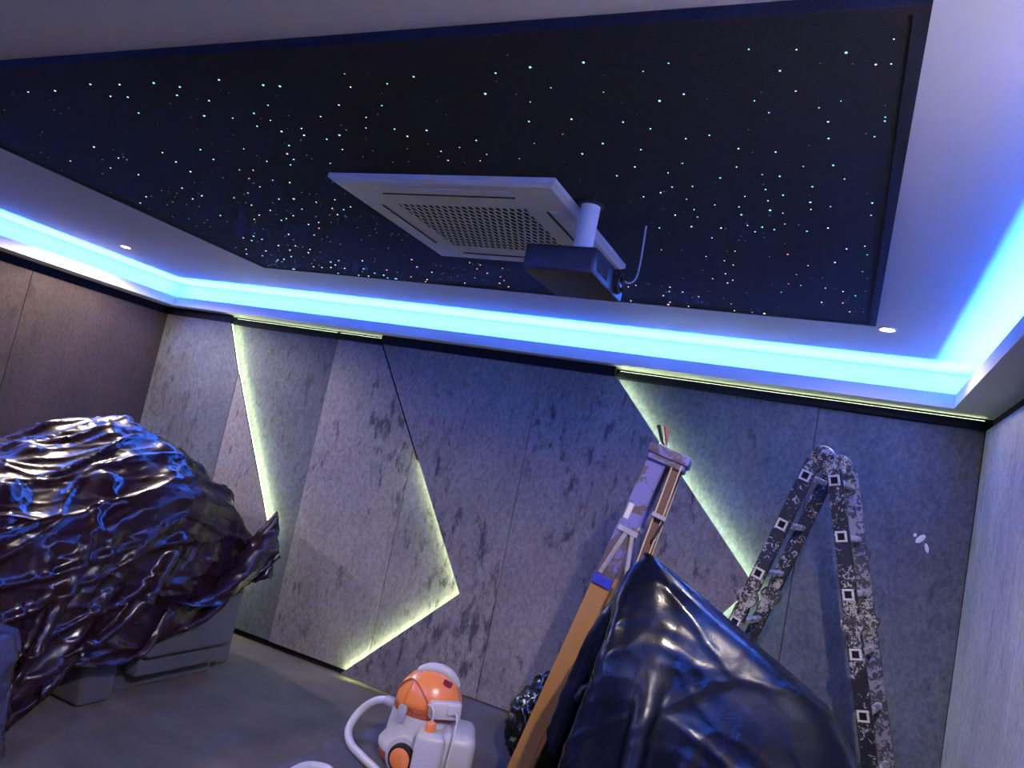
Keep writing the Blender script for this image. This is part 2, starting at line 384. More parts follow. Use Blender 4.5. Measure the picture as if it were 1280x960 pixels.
# ================================================================== ceiling fittings
SPX0, SPX1, SPY0, SPY1, SPZ = -3.93, .02, 1.45, 3.92, 2.65
sp = thing('star_ceiling_panel', 'large black star ceiling panel dotted with tiny coloured lights', 'ceiling panel', ((SPX0+SPX1)/2, (SPY0+SPY1)/2, SPZ))
hx, hy = (SPX1-SPX0)/2, (SPY1-SPY0)/2
bm = bmesh.new(); box(bm, -hx+.03, hx-.03, -hy+.03, hy-.03, .003, ZC-SPZ)
finish('cloth_panel', bm, M_star, sp)
bm = bmesh.new()
for b in ((-hx, hx, -hy, -hy+.03), (-hx, hx, hy-.03, hy), (-hx, -hx+.03, -hy+.03, hy-.03), (hx-.03, hx, -hy+.03, hy-.03)): box(bm, *b, 0, ZC-SPZ)
finish('panel_border', bm, M_star, sp)
STARS = """-2.98,1.61,v,1.2 -2.82,1.61,p,1.5 -2.58,1.58,p,1.5 -2.44,1.59,w,1.4 -2.27,1.59,g,1.7 -2.18,1.62,g,1.6 -2.25,1.67,g,1.4 -1.97,1.59,g,1.7 -2.58,1.66,v,1.3 -2.5,1.67,g,1.4 -2.58,1.78,g,1.2 -2.14,1.71,g,1.5 -2.27,1.81,g,1.9 -1.82,1.63,g,1.9 -1.76,1.64,g,2 -1.47,1.59,w,1.2 -1.5,1.66,w,1.2 -1.91,1.75,g,1.3 -2.02,1.8,g,1.3 -2.09,1.89,g,1.3 -1.99,1.85,w,1 -2.15,1.83,v,1.2 -2.01,1.93,v,1.8 -1.62,1.76,p,1.5 -1.75,1.83,p,1.2 -1.9,1.91,w,1.2 -1.93,1.96,w,1.5 -1.85,1.99,g,1.4 -1.77,1.96,g,1.8 -1.46,1.77,g,1.2 -1.57,1.84,w,1 -1.62,1.91,w,1.1 -3.22,2.06,v,1.5 -2.84,2.11,w,1.1 -2.86,2.2,w,1.4 -2.58,2.08,g,1.3 -2.6,2.17,g,1.3 -2.88,2.3,w,1.4 -3.6,2.21,v,1.1 -3.2,2.17,v,1.1 -3.4,2.28,v,1.1 -3.29,2.35,w,1.1 -2.07,2.04,g,1.5 -2.14,2.11,p,1.6 -2.15,2.16,g,1.3 -2.21,2.21,g,1.3 -2.37,2.39,g,1.4 -2.58,2.36,r,1.3 -2.47,2.27,p,1.1 -2.45,2.37,r,1.2 -2.55,2.27,p,1 -3.16,2.5,v,1.3 -3.12,2.59,w,1.4 -3.24,2.64,w,1.1 -3.59,2.64,w,1.2 -3.76,2.74,w,1.2 -2.51,2.58,w,1.6 -2.61,2.59,p,1.3 -1.99,2.19,w,1.1 -1.84,2.07,w,1.1 -2.33,2.07,g,1 -2.31,2.18,w,1 -2.91,2.6,g,1.1 -2.61,2.89,p,1.2 -2.71,2.93,w,1.2 -2.39,2.76,w,1.1 -2.26,2.57,w,1 -3.28,2.87,g,1.1 -3.37,1.92,p,0.9 -2.34,1.72,w,0.9 -3.69,2.12,v,0.9 -1.71,2.08,w,0.8 -1.79,2.13,w,0.8 -1.71,1.89,p,0.9 -1.88,1.82,w,0.8 -2.05,2.15,w,0.9 -0.33,1.57,c,1.6 -0.23,1.58,v,1.6 -0.13,1.6,c,2.4 -0.04,1.56,w,1 -0.07,1.65,p,1.7 -0.04,1.65,g,1.3 -0.52,1.61,g,1.5 -0.59,1.64,v,1.2 -0.27,1.66,v,1.8 -0.58,1.78,c,2.4 -0.51,1.75,c,1.9 -0.24,1.75,p,1.5 -0.34,1.79,g,1.3 -0.31,1.85,v,1.4 -0.14,1.8,g,1 -0.19,1.83,g,1.2 -0.17,1.9,v,1.9 -0.17,1.99,g,1.6 -0.04,1.9,c,1.4 -0.04,1.88,g,1.1 -0.06,1.98,g,1.3 -0.48,1.97,g,1.4 -0.55,1.99,w,1.3 -0.64,1.93,g,1.4 -0.41,2.05,c,1.6 -0.31,2.07,c,1.5 -0.59,2.15,g,1.1 -0.43,2.17,w,1.2 -0.49,2.25,g,1.5 -0.65,2.22,g,1.2 -0.66,2.33,g,1.3 -0.71,2.38,w,1.3 -0.59,2.32,c,1.2 -0.78,2.42,g,1.3 -0.31,2.23,g,1.5 -0.36,2.22,v,1.1 -0.36,2.33,c,1.4 -0.31,2.37,g,1.5 -0.16,2.15,g,1.7 -0.24,2.16,p,1 -0.13,2.24,c,1.2 -0.22,2.3,g,1.4 -0.23,2.42,c,1.9 -0.17,2.45,p,1.1 -0.23,2.48,p,1.1 -0.05,2.41,c,1.7 -0.05,2.51,p,1.2 -0.43,2.39,w,1.1 -0.46,2.48,g,1.3 -0.46,2.55,c,1.7 -0.36,2.5,c,2.1 -0.36,2.42,c,1.3 -0.32,2.52,p,1.2 -0.45,2.65,g,1.2 -0.4,2.66,g,1.5 -0.43,2.71,g,1.4 -0.36,2.68,g,1.3 -0.32,2.62,p,1 -0.66,2.69,c,1.7 -0.62,2.52,g,1.2 -0.62,2.59,w,1.2 -0.7,2.58,w,1.4 -0.79,2.72,g,1.4 -0.55,2.69,w,1.4 -0.6,2.8,p,1.2 -0.25,2.68,g,1.3 -0.18,2.64,w,1.3 -0.33,2.94,r,1.5 -0.53,2.94,p,1.2 -0.12,2.84,w,1.3 -0.06,2.8,w,1.2 -0.05,2.89,g,1.2 -0.16,3,w,1.4 -0.59,3.07,p,1.1 -0.56,3.12,w,1.1 -0.61,3.25,w,1.2 -0.62,3.39,p,1.4 -0.59,3.34,p,1.1 -0.31,3.19,r,1.2 -0.26,3.06,p,1.1 -0.5,2.81,w,0.9 -0.54,2.47,w,1 -0.63,2.43,p,1 -0.66,3.03,p,1 -0.84,2.98,p,1 -0.75,2.97,w,0.9 -0.22,2.03,p,0.9 -0.37,1.94,w,0.9 -1.36,1.65,g,1.3 -1.25,1.62,g,1.7 -1.51,1.92,g,1.3 -1.49,1.97,w,1.4 -1.39,1.93,g,1.7 -0.99,1.62,g,1.5 -1.07,1.72,c,2.2 -0.88,1.6,g,2.3 -0.73,1.59,c,2.4 -0.86,1.7,c,1.4 -0.95,1.77,w,1.2 -1,1.88,g,1.7 -0.86,1.87,c,1.8 -0.72,1.73,v,1.3 -0.71,1.89,w,1.5 -0.81,2.02,c,1.8 -0.9,2.09,v,2 -0.7,2.06,g,1.4 -0.75,2.18,w,1.4 -0.83,2.25,g,1.5 -1.04,2.02,v,1.2 -0.92,1.96,p,1 -1.14,2.13,w,1 -1.24,2,c,1.4 -1.25,2.1,v,1.1 -1.3,2.15,w,1 -1.33,2.05,v,1.1 -1.42,2.08,v,1.2 -1.43,2.15,r,1.6 -1.68,2.17,p,0.9 -2.75,2.53,p,1 -2.88,2.69,w,1 -2.6,2.45,p,1.1 -2.81,2.75,w,1.1 -2.96,2.83,w,1 -3.06,2.9,w,1 -2.86,2.89,c,1.2 -2.8,2.86,g,1.1 -2.71,2.81,w,1.1 -2.57,2.71,c,1.1 -2.68,2.98,r,1.3 -2.81,3.1,p,1.2 -2.36,2.68,w,1.1 -2.3,2.69,c,1.2 -2.23,2.65,w,1 -2.4,2.61,w,1 -3.01,3.12,w,1.1 -3.35,3.2,c,1.4 -3.45,3.29,c,1.3 -3.33,3.25,c,1.2 -3.48,3.25,w,1 -3.79,3.6,c,1.3 -3.69,3.49,v,1 -3.52,3.49,v,1.3 -3.66,3.61,v,1.1 -3.29,3.35,v,1.3 -3.27,3.43,w,1.1 -3.38,3.57,c,1.2 -3.14,3.45,w,1.2 -3.07,3.38,w,1 -3.14,3.33,w,1 -3.51,3.65,w,1.1 -3.59,3.68,c,1 -3.63,3.88,c,1.3 -3.62,3.96,c,1.2 -3.36,3.77,w,1 -3.29,3.77,w,1 -3.1,3.62,c,1.2 -3.2,3.75,w,1.2 -3.11,3.68,w,1 -3,3.57,c,1.1 -3.08,3.74,v,1.4 -3.24,3.97,c,1.1 -2.91,3.71,c,1.3 -2.79,3.53,w,1.1 -2.88,3.79,c,1.2 -2.99,3.89,c,1.2 -3.07,4.01,c,1.3 -2.83,3.82,c,1.4 -2.72,3.69,r,1.4 -2.84,3.88,c,1.2 -2.78,3.88,c,1.1 -2.37,3.42,r,1.7 -2.42,3.56,r,1.6 -2.37,3.65,w,1.1 -2.51,3.83,w,1.2 -2.77,3.99,c,1.2 -2.61,3.8,w,1 -2.55,4.02,r,1.3 -1.98,3.39,w,1.1 -1.93,3.42,r,1.3 -1.99,3.5,p,1.1 -1.96,3.57,p,1.3 -1.9,3.62,r,1.3 -1.91,3.69,r,1.4 -1.97,3.76,r,1.4 -1.94,3.82,p,1.3 -1.81,3.45,p,1.1 -2.24,3.83,w,1 -2.1,3.69,p,1 -2.22,2.99,w,0.9 -2.41,3.24,w,0.9 -2.73,3.23,w,0.9 -2.26,2.77,p,0.8 -2.28,3.73,w,0.8 -2.29,3.65,w,0.8 -1,3.91,r,2.4 -0.98,3.83,r,1.5 -0.87,3.61,r,1.5 -0.92,3.54,w,1.2 -0.94,3.62,p,1.1 -0.99,3.71,p,1.3 -0.8,3.67,r,1.3 -0.89,3.91,p,1.3 -0.65,3.75,p,1 -0.65,3.9,w,1.2 -0.5,3.88,w,2 -0.56,3.91,p,1 -0.68,3.34,p,1.1 -0.35,3.33,r,1.2 -0.3,3.34,p,1 -0.39,3.47,g,1.1 -0.2,3.35,p,1.2 -0.13,3.38,w,1.3 -0.13,3.56,r,1.3 -0.22,3.58,w,1.2 -0.1,3.7,r,1.4 -0.08,3.43,g,1 -0.06,3.09,p,1 -0.55,3.53,w,0.9 -0.42,3.73,w,0.9 -0.73,3.55,p,0.9 -1.33,3.94,w,1.3 -1.21,3.94,w,1.2 -1.15,3.6,w,1.1 -1.1,3.56,w,1 -1.42,3.9,p,1 -1.35,3.85,w,1 -0.8,3.77,p,1"""
dome = {}
def dome_mesh(k):
    if k not in dome:
        bm = bmesh.new(); lathe(bm, [(1, 0), (.86, -.5), (.4, -.92)], 7)
        me = bpy.data.meshes.new('star_light'); bmesh.ops.recalc_face_normals(bm, faces=bm.faces); bm.to_mesh(me); bm.free(); me.materials.append(M_st[k]); dome[k] = me
    return dome[k]
cx, cy = (SPX0+SPX1)/2, (SPY0+SPY1)/2
rows = [s.split(',') for s in STARS.split()]
rows.sort(key=lambda r: -float(r[3]))
faint = {k: bmesh.new() for k in STARC}
CAS = (-2.09, -1.03, 2.25, 3.24)                   # keep stars clear of the air conditioner
def in_cas(x, y): return CAS[0] < x < CAS[1] and CAS[2] < y < CAS[3]
for i, (x, y, c, s) in enumerate(rows):
    x, y, s = float(x), min(float(y), SPY1-.04), float(s)
    if in_cas(x, y): continue
    d = math.sqrt(x*x + y*y + 1)
    r = (.0003 + .00068*s)*d*.86
    if i < 280:
        o = bpy.data.objects.new('star_light', dome_mesh(c)); COL.objects.link(o); o.parent = sp
        o.location = (x-cx, y-cy, .003); o.scale = (r, r, r*.7)
    else: lathe(faint[c], [(r, 0), (r*.5, -r*.6)], 5, Matrix.Translation((x-cx, y-cy, .003)))
rnd = random.Random(11)
for i in range(300):                                # the faint ones between
    x = rnd.uniform(SPX0+.06, SPX1-.06); y = SPY0+.08 + (SPY1-SPY0-.13)*rnd.random()**.8
    if in_cas(x, y): continue
    c = rnd.choice('wwwvvcgp' if x < -2 else 'wwpprvgc'); r = .0009*math.sqrt(x*x+y*y+1)*rnd.uniform(.55, 1.0)
    lathe(faint[c], [(r, 0), (r*.5, -r*.6)], 5, Matrix.Translation((x-cx, y-cy, .003)))
for c, b in faint.items():
    o = finish('faint_star_lights', b, M_stf[c], sp); o['kind'] = 'stuff'

# ---------------- ceiling cassette
ac = thing('air_conditioner', 'white square ceiling cassette air conditioner with dark honeycomb grille', 'air conditioner', (-1.56, 2.745, SPZ))
a = .500; b_ = .475
bm = bmesh.new()
ring = lambda sx, sy, z: [bm.verts.new((x*sx, y*sy, z)) for x, y in ((-1, -1), (1, -1), (1, 1), (-1, 1))]
R0, R1, R2, R3, R4, R5 = ring(a, b_, 0), ring(a, b_, -.018), ring(a-.02, b_-.02, -.030), ring(.335, .30, -.034), ring(.30, .262, -.034), ring(.30, .262, -.010)
for p, q in ((R0, R1), (R1, R2), (R2, R3), (R3, R4), (R4, R5)):
    for k in range(4): bm.faces.new((p[k], p[(k+1) % 4], q[(k+1) % 4], q[k]))
bm.faces.new(R5); bm.faces.new(R0[::-1])
finish('fascia', bm, M_cas, ac)
for k in range(4):                                  # four air outlets, each a dark slot with a louvre blade
    rot = Matrix.Rotation(k*PI/2, 4, 'Z'); dist, hl = ((.362, .30) if k % 2 == 0 else (.385, .235))
    bm = bmesh.new(); box(bm, -hl, hl, -dist-.004, -dist+.004, -.0365, -.030, M=rot); finish('outlet_slot', bm, M_cas_d, ac)
    bm = bmesh.new(); box(bm, -hl, hl, -dist-.062, -dist-.008, -.0360, -.0315, .002, 1, rot); finish('louvre', bm, M_cas, ac)
bm = bmesh.new(); box(bm, -.299, .299, -.261, .261, -.0325, -.012); finish('filter', bm, M_cas_d, ac)
bm = bmesh.new()                                    # honeycomb grille: zigzag bars with short links
NX, NY = 19, 13; px = .592/NX; py = .518/NY; bw = .0042
for j in range(NY+1):
    y = -.259 + j*py; amp = py*.20
    for i in range(NX*2):
        x0 = -.296 + i*px/2; x1 = x0 + px/2; sgn = 1 if (i + j) % 2 == 0 else -1
        a0, a1 = (y-amp*sgn, y+amp*sgn) if 0 < j < NY else (y, y)
        prism(bm, [(x0, a0-bw), (x1, a1-bw), (x1, a1+bw), (x0, a0+bw)], 'z', -.0355, -.032)
for j in range(NY):
    for i in range(NX+1):
        x = -.296 + (i + (.5 if j % 2 == 0 else 0))*px
        if x < .297: box(bm, x-bw, x+bw, -.259+j*py+py*.15, -.259+(j+1)*py-py*.15, -.0355, -.032)
o = finish('grille', bm, M_cas, ac); o['kind'] = 'stuff'

# ---------------- projector on its pole
pj = thing('projector', 'black ceiling projector hanging from a short white pole', 'projector', (-1.0225, 2.535, 2.34))
bm = bmesh.new(); box(bm, -.137, .137, -.185, .185, 0, .098, .012, 2); finish('body', bm, M_proj, pj, 40)
bm = bmesh.new(); box(bm, -.125, .125, -.1875, -.184, .018, .085)
finish('rear_panel', bm, M_proj, pj)
bm = bmesh.new()
for i in range(7): box(bm, .136, .139, -.15+i*.018, -.14+i*.018, .02, .075)
finish('vent', bm, M_cas_d, pj)
bm = bmesh.new(); lathe(bm, [(.042, 0), (.042, .02), (.034, .024), (.030, .012)], 24, Matrix.Translation((.135, .085, .05)) @ Matrix.Rotation(PI/2, 4, 'Y'))
ln = finish('lens_ring', bm, M_proj, pj, 30)
bm = bmesh.new(); lathe(bm, [(.030, 0), (.022, .008), (.008, .012)], 20, Matrix.Translation((.146, .085, .05)) @ Matrix.Rotation(PI/2, 4, 'Y'))
finish('lens', bm, M_lens, ln, 'all')
bm = bmesh.new()
for sx in (-1, 1):
    for sy in (-1, 1): bar(bm, (.0225, -.035, .112), (.0225+sx*.09, -.035+sy*.10, .106), .016, .008, (0, 0, 1))
finish('mount_arms', bm, M_metal, pj)
bm = bmesh.new(); lathe(bm, [(.037, .108), (.037, .309)], 24, Matrix.Translation((.0225, -.035, 0))); finish('pole', bm, M_white, pj, 40)
bm = bmesh.new(); lathe(bm, [(.048, .3), (.048, .31)], 24, Matrix.Translation((.0225, -.035, 0))); finish('ceiling_plate', bm, M_proj, pj, 40)
bm = bmesh.new(); tube(bm, smooth_path([(.137, .12, .08), (.17, .14, .07), (.19, .16, .12), (.185, .165, .31)], 6), .0035, 6); finish('cable', bm, M_vgrey, pj, True)

# ---------------- downlights
def downlight(x, y, label, k=1.0):
    t = thing('downlight', label, 'downlight', (x, y, ZC), 0, 'recessed ceiling downlights')
    bm = bmesh.new(); lathe(bm, [(.046, -.0005), (.046, -.005), (.036, -.008), (.030, -.004), (.030, -.0005)], 24); finish('trim_ring', bm, M_white, t, 30)
    bm = bmesh.new(); lathe(bm, [(.030, -.001), (.026, -.006), (.012, -.009)], 20); finish('lens', bm, M_lamp, t, 'all')
    d = bpy.data.lights.new('downlight_lamp', 'SPOT'); d.energy = SPOT_W*PI*k; d.color = SPOT_RGB; d.spot_size = math.radians(166); d.spot_blend = .4; d.shadow_soft_size = .022
    o = bpy.data.objects.new('downlight_lamp', d); COL.objects.link(o); o.parent = t; o.location = (0, 0, -.03)
    return t
downlight(.075, 4.06, 'bright ceiling downlight at the far right corner of the black star panel', .10)
downlight(-5.22, 3.78, 'small ceiling downlight above the left wall near the blue cove')
downlight(.10, 1.25, 'ceiling downlight near the camera, right of the star panel', 1.8)
downlight(-5.22, 1.25, 'ceiling downlight near the camera over the covered seats')
downlight(-2.3, -.6, 'unseen fill downlight added behind the camera', .7)  # unseen lamp, added to fill the room with light
# ================================================================== draped plastic
import numpy as np
def cloth_sim(nu, nv, size, init, boxes, pins, floor, steps=260, iters=9, seed=1, slack=.02, bend=.25, margin=.012, pull=None, damp=.985, fs=8, xmax=9.0):
    """small position-based cloth: a (nu x nv) grid falls over solid boxes; pinned nodes are drawn to their targets"""
    rg = np.random.default_rng(seed)
    P = np.array([[init(i/(nu-1), j/(nv-1)) for j in range(nv)] for i in range(nu)], dtype=np.float64)
    P += rg.normal(0, .004, P.shape)
    prev = P.copy()
    lu, lv = size[0]/(nu-1), size[1]/(nv-1)
    Wt = np.ones((nu, nv, 1))
    for (i, j) in pins: Wt[i, j] = 0
    start = {k: P[k].copy() for k in pins}
    # smooth random stretch of the rest lengths makes the plastic buckle
    f = rg.normal(0, 1, (nu, nv))
    for _ in range(fs): f = (f + np.roll(f, 1, 0) + np.roll(f, -1, 0) + np.roll(f, 1, 1) + np.roll(f, -1, 1))/5
    f = 1 + slack + slack*f/f.std()
    groups = []
    def add(di, dj, rest, k):
        for par in (0, 1):
            a_i = slice(0, nu-di); b_i = slice(di, nu)
            if dj >= 0: a_j = slice(0, nv-dj); b_j = slice(dj, nv)
            else: a_j = slice(-dj, nv); b_j = slice(0, nv+dj)
            ii, jj = np.meshgrid(np.arange(nu)[a_i], np.arange(nv)[a_j], indexing='ij')
            step = max(di, abs(dj)); key = (ii if di else jj)//step % 2 == par
            A = (ii[key], jj[key]); B = (ii[key]+di, jj[key]+dj)
            groups.append((A, B, (rest*(f[A]+f[B])/2)[:, None] if k > .5 else np.full((len(A[0]), 1), rest), k))
    dg = math.hypot(lu, lv)
    add(1, 0, lu, 1.0); add(0, 1, lv, 1.0); add(1, 1, dg, .6); add(1, -1, dg, .6)
    add(2, 0, 2*lu, bend); add(0, 2, 2*lv, bend)
    dt2 = (1/70.)**2
    for s in range(steps):
        V = (P-prev)*damp; prev = P.copy()
        P = P + V*Wt; P[..., 2] -= 9.8*dt2*Wt[..., 0]
        t = min(1.0, s/(steps*.5))
        for k, tgt in pins.items(): P[k] = start[k]*(1-t) + np.array(tgt)*t
        for it in range(iters):
            for A, B, rest, k in groups:
                d = P[B]-P[A]; L = np.sqrt((d*d).sum(1, keepdims=True))+1e-9
                wa, wb = Wt[A], Wt[B]; c = (L-rest)/L*d*k/np.maximum(wa+wb, 1e-6)
                if k <= .3: c = np.where(L < rest, c, 0)        # bending springs only push
                P[A] = P[A] + c*wa; P[B] = P[B] - c*wb
            if it % 3 == 2:
                hit = np.zeros((nu, nv), bool)
                X, Y = P[..., 0], P[..., 1]; H = boxes(X, Y)+margin; e = .012
                pen = H - P[..., 2]; ins = pen > 0
                gx = (boxes(X+e, Y)-boxes(X-e, Y))/(2*e); gy = (boxes(X, Y+e)-boxes(X, Y-e))/(2*e); g2 = 1+gx*gx+gy*gy
                m = np.where(ins, np.minimum(pen/g2, .05), 0.0)
                P[..., 0] -= gx*m; P[..., 1] -= gy*m; P[..., 2] += m
                hit |= ins
                P[..., 0] = np.minimum(P[..., 0], xmax)
                lo = P[..., 2] < floor(P)+.006; P[..., 2] = np.where(lo, floor(P)+.006, P[..., 2]); hit |= lo
                prev[hit] = prev[hit]*.35 + P[hit]*.65
    return P
def upsample(P, k):
    """Catmull-Rom refinement of the simulated grid"""
    for ax in (0, 1):
        Q = np.moveaxis(P, ax, 0); n = Q.shape[0]; out = []
        idx = lambda i: np.clip(i, 0, n-1); I = np.arange(n-1)
        p0, p1, p2, p3 = Q[idx(I-1)], Q[I], Q[I+1], Q[idx(I+2)]
        seg = [.5*(2*p1 + (p2-p0)*t + (2*p0-5*p1+4*p2-p3)*t*t + (3*p1-p0-3*p2+p3)*t**3) for t in [m/k for m in range(k)]]
        R = np.stack(seg, 1).reshape((-1,)+Q.shape[1:]); R = np.concatenate([R, Q[-1:]], 0)
        P = np.moveaxis(R, 0, ax)
    return P
def crease(P, k, layers, seed=0.0):
    """crumple a simulated sheet: flat facets with sharp ridges along their borders"""
    P = upsample(P, k); nu_, nv_ = P.shape[:2]; h = .034/k
    for cell, amp, w, su, sv, sh in layers:
        du = np.gradient(P, axis=0); dv = np.gradient(P, axis=1); N = np.cross(du, dv); N /= np.linalg.norm(N, axis=2, keepdims=True)+1e-9
        if N[..., 2].mean() < 0: N = -N
        D = np.zeros((nu_, nv_))
        for i in range(nu_):
            for j in range(nv_):
                a, b = i*h, j*h          # the sheet's own grid, sheared so that folds run diagonally
                q = Vector(((a+sh*b)*su/cell+seed, (b-sh*a)*sv/cell+seed*.7, seed*.3+cell))
                q = q + noise.noise_vector(q*.9)*.4
                d = noise.voronoi(q, distance_metric='DISTANCE')[0]
                D[i, j] = amp*(math.exp(-(d[1]-d[0])/w) - .35*d[0])
        P = P + N*D[..., None]
    return P
def sheet_obj(name, P, mat, label, cat, sub=2):
    nu, nv = P.shape[:2]
    me = bpy.data.meshes.new(name)
    me.from_pydata([tuple(v) for v in P.reshape(-1, 3)], [], [(i*nv+j, (i+1)*nv+j, (i+1)*nv+j+1, i*nv+j+1) for i in range(nu-1) for j in range(nv-1)])
    me.materials.append(mat)
    for p in me.polygons: p.use_smooth = True
    o = bpy.data.objects.new(name, me); COL.objects.link(o)
    return tag(o, label, cat)


def drape(name, c, hx, hy, top, hem, mat, label, cat, nth=220, ntop=34, nside=60, corner=.35, flare=.12,
          pleat=.05, pleats=19, crump=.03, cscale=2.6, stretch=(1, 1, 1), seed=1, smooth_it=6, parent=None, extra=None, ridge=True, group=None):
    """polythene thrown over something: flat-ish top following top(x, y), sides falling to hem(x, y)"""
    rn = random.Random(seed); ph = [rn.uniform(0, 6.28) for _ in range(6)]
    def outline(th):
        e = 2.0/ (1.0 + 2.2*corner)                # superellipse: small corner -> boxy
        ct, st = math.cos(th), math.sin(th)
        return Vector((hx*math.copysign(abs(ct)**(e*.62), ct), hy*math.copysign(abs(st)**(e*.62), st), 0))
    rows = []
    for j in range(ntop + nside + 1):
        row = []
        for i in range(nth):
            th = 2*PI*i/nth; o_ = outline(th); nrm = Vector((o_.x/hx**2, o_.y/hy**2, 0)); nrm.normalize()
            ex, ey = c[0]+o_.x, c[1]+o_.y; hz = hem(ex, ey)
            if j <= ntop:
                t = (j/ntop)**.8; x, y = c[0]+o_.x*t, c[1]+o_.y*t; z = top(x, y); s = 0
                p = Vector((x, y, z))
            else:
                s = (j-ntop)/nside; z0 = top(ex, ey)
                pl = math.sin(pleats*th + ph[0] + 1.3*math.sin(3*th+ph[1])) + .6*math.sin(pleats*1.9*th + ph[2] + 2*math.sin(2*th+ph[3]))
                rad = flare*s**.8 + pleat*pl*(s**.7)
                p = Vector((ex, ey, z0 + (hz-z0)*s)) + nrm*rad
            if extra: p = extra(p, th, s)
            row.append(p)
        rows.append(row)
    nj = len(rows)
    for _ in range(smooth_it):
        new = [r[:] for r in rows]
        for j in range(1, nj-1):
            r, u, d = rows[j], rows[j-1], rows[j+1]
            for i in range(nth): new[j][i] = r[i]*.4 + (u[i] + d[i] + r[i-1] + r[(i+1) % nth])*.15
        rows = new
    # crumples along the local normal
    def nz(p):
        q = Vector((p.x*stretch[0], p.y*stretch[1], p.z*stretch[2]))*cscale + Vector((seed*3.1, seed*1.7, seed))
        w = noise.noise_vector(q*.45)*.5
        q = q + w
        a = 1 - abs(noise.noise(q))*2; b = 1 - abs(noise.noise(q*2.3 + Vector((7, 3, 1))))*2; d = 1-abs(noise.noise(q*4.9))*2
        return (a*a*(1 if a > 0 else -1) if ridge else a) + .5*b + .22*d
    bm = bmesh.new(); V = []
    for j in range(nj):
        rr = []
        for i in range(nth):
            p = rows[j][i]
            if j in (0,): n = Vector((0, 0, 1))
            else:
                du = rows[j][(i+1) % nth] - rows[j][i-1]; dv = rows[min(j+1, nj-1)][i] - rows[j-1][i]
                n = du.cross(dv)
                n = -n.normalized() if n.length > 1e-9 else Vector((0, 0, 1))
                if n.dot(Vector((p.x-c[0], p.y-c[1], .6))) < 0: n = -n
            if j == 0 and i > 0: rr.append(rr[0]); continue
            k = min(1.0, j/6)
            rr.append(bm.verts.new(p + n*crump*nz(p)*k))
        V.append(rr)
    for j in range(nj-1):
        for i in range(nth):
            k = (i+1) % nth
            if j == 0: bm.faces.new((V[0][0], V[1][i], V[1][k]))
            else: bm.faces.new((V[j][i], V[j+1][i], V[j+1][k], V[j][k]))
    o = finish(name, bm, mat, parent, 'all')
    return tag(o, label, cat, group) if label else o

# ---------------- recliner under the black sheet on the lower floor
rc = thing('recliner', 'grey fabric recliner chair mostly hidden under the shiny black plastic sheet', 'armchair', (-4.2, 3.72, ZLOW))
Zf = -ZLOW
def cbox(name, x0, x1, y0, y1, z0, z1, bev=.03, parent=rc):
    bm = bmesh.new(); box(bm, x0+4.2, x1+4.2, y0-3.72, y1-3.72, z0+Zf, z1+Zf, bev, 3); return finish(name, bm, M_chair, parent, 40)
cbox('base', -4.85, -3.80, 3.34, 4.18, ZLOW+.002, .05, .015)
cbox('armrest', -4.85, -3.70, 3.10, 3.33, ZLOW, .50, .035)
cbox('armrest', -4.85, -3.86, 4.19, 4.42, ZLOW, .50, .035)
cbox('seat', -4.70, -3.72, 3.35, 4.17, .06, .34, .05)
ft = cbox('footrest', -3.70, -3.585, 3.40, 4.10, .075, .42, .03)
bm = bmesh.new(); box(bm, -3.80+4.2, -3.66+4.2, 3.42-3.72, 4.14-3.72, -.06+Zf, .06+Zf, .02); finish('footrest_flap', bm, M_chair, rc, 40)
cbox('backrest', -4.90, -4.50, 3.40, 3.86, .10, 1.05, .07)
# sheet over the recliner: one corner stands out stiffly to the right, the other trails on the floor
def ramp_out(X, x0, x1, w): return np.clip((x0-X)/w, 0, 1) + np.clip((X-x1)/w, 0, 1)
def mass1(X, Y):
    H = np.interp(Y, [1.6, 2.6, 3.0, 3.3, 3.6, 3.9, 4.12, 4.25], [1.0, 1.08, 1.19, 1.34, 1.38, 1.28, 1.10, .98]) - np.interp(X, [-4.9, -4.7, -4.4, -4.0, -3.62], [.10, .02, .0, .13, .33])
    for bx, by, bh, br in ((-4.62, 2.55, .07, .09), (-4.3, 2.85, .08, .08), (-4.60, 3.10, .07, .09), (-4.25, 3.30, .07, .08), (-4.50, 3.60, .05, .10), (-4.05, 3.62, .08, .08), (-3.82, 3.98, .05, .08), (-3.95, 2.55, .09, .08), (-3.88, 3.05, .09, .08), (-3.78, 3.45, .06, .08)):
        H = H + bh*np.exp(-((X-bx)**2+(Y-by)**2)/br**2)
    return H - 1.4*np.clip(ramp_out(X, -5.02, -3.64, .16) + ramp_out(Y, 1.6, 4.22, .16), 0, 1)
def mass2(X, Y):
    H = np.interp(X, [-.74, -.69, -.62, -.36, -.10, .05, .15, .28], [1.34, 1.40, 1.405, 1.25, 1.12, 1.04, .90, .55]) - 3.0*np.maximum(np.abs(Y-2.88)-.11, 0)
    return H - 1.6*np.clip(ramp_out(X, -.70, .30, .09) + ramp_out(Y, 2.62, 3.12, .08), 0, 1)
nu, nv = 80, 110                                       # u: from the back (-x) to the front (+x); v: along y
def init1(u, v): return (-5.50 + 2.45*u, 1.35 + 3.15*v, 1.58 + .08*math.sin(9*u+3*v))
pins1 = {(nu-1, nv-1): (-3.35, 4.10, .70), (nu-10, nv-1): (-3.47, 4.12, 1.0), (nu-1, nv-24): (-3.50, 3.42, .41), (nu-1, nv-46): (-3.60, 2.74, .17), (nu-1, nv-59): (-3.62, 2.45, -.15)}
P1 = cloth_sim(nu, nv, (2.65, 3.4), init1, mass1, pins1, lambda P: np.where(P[..., 0] < STEPX, ZLOW, 0.0), 190, 7, 3, slack=.05, bend=.2, fs=2)
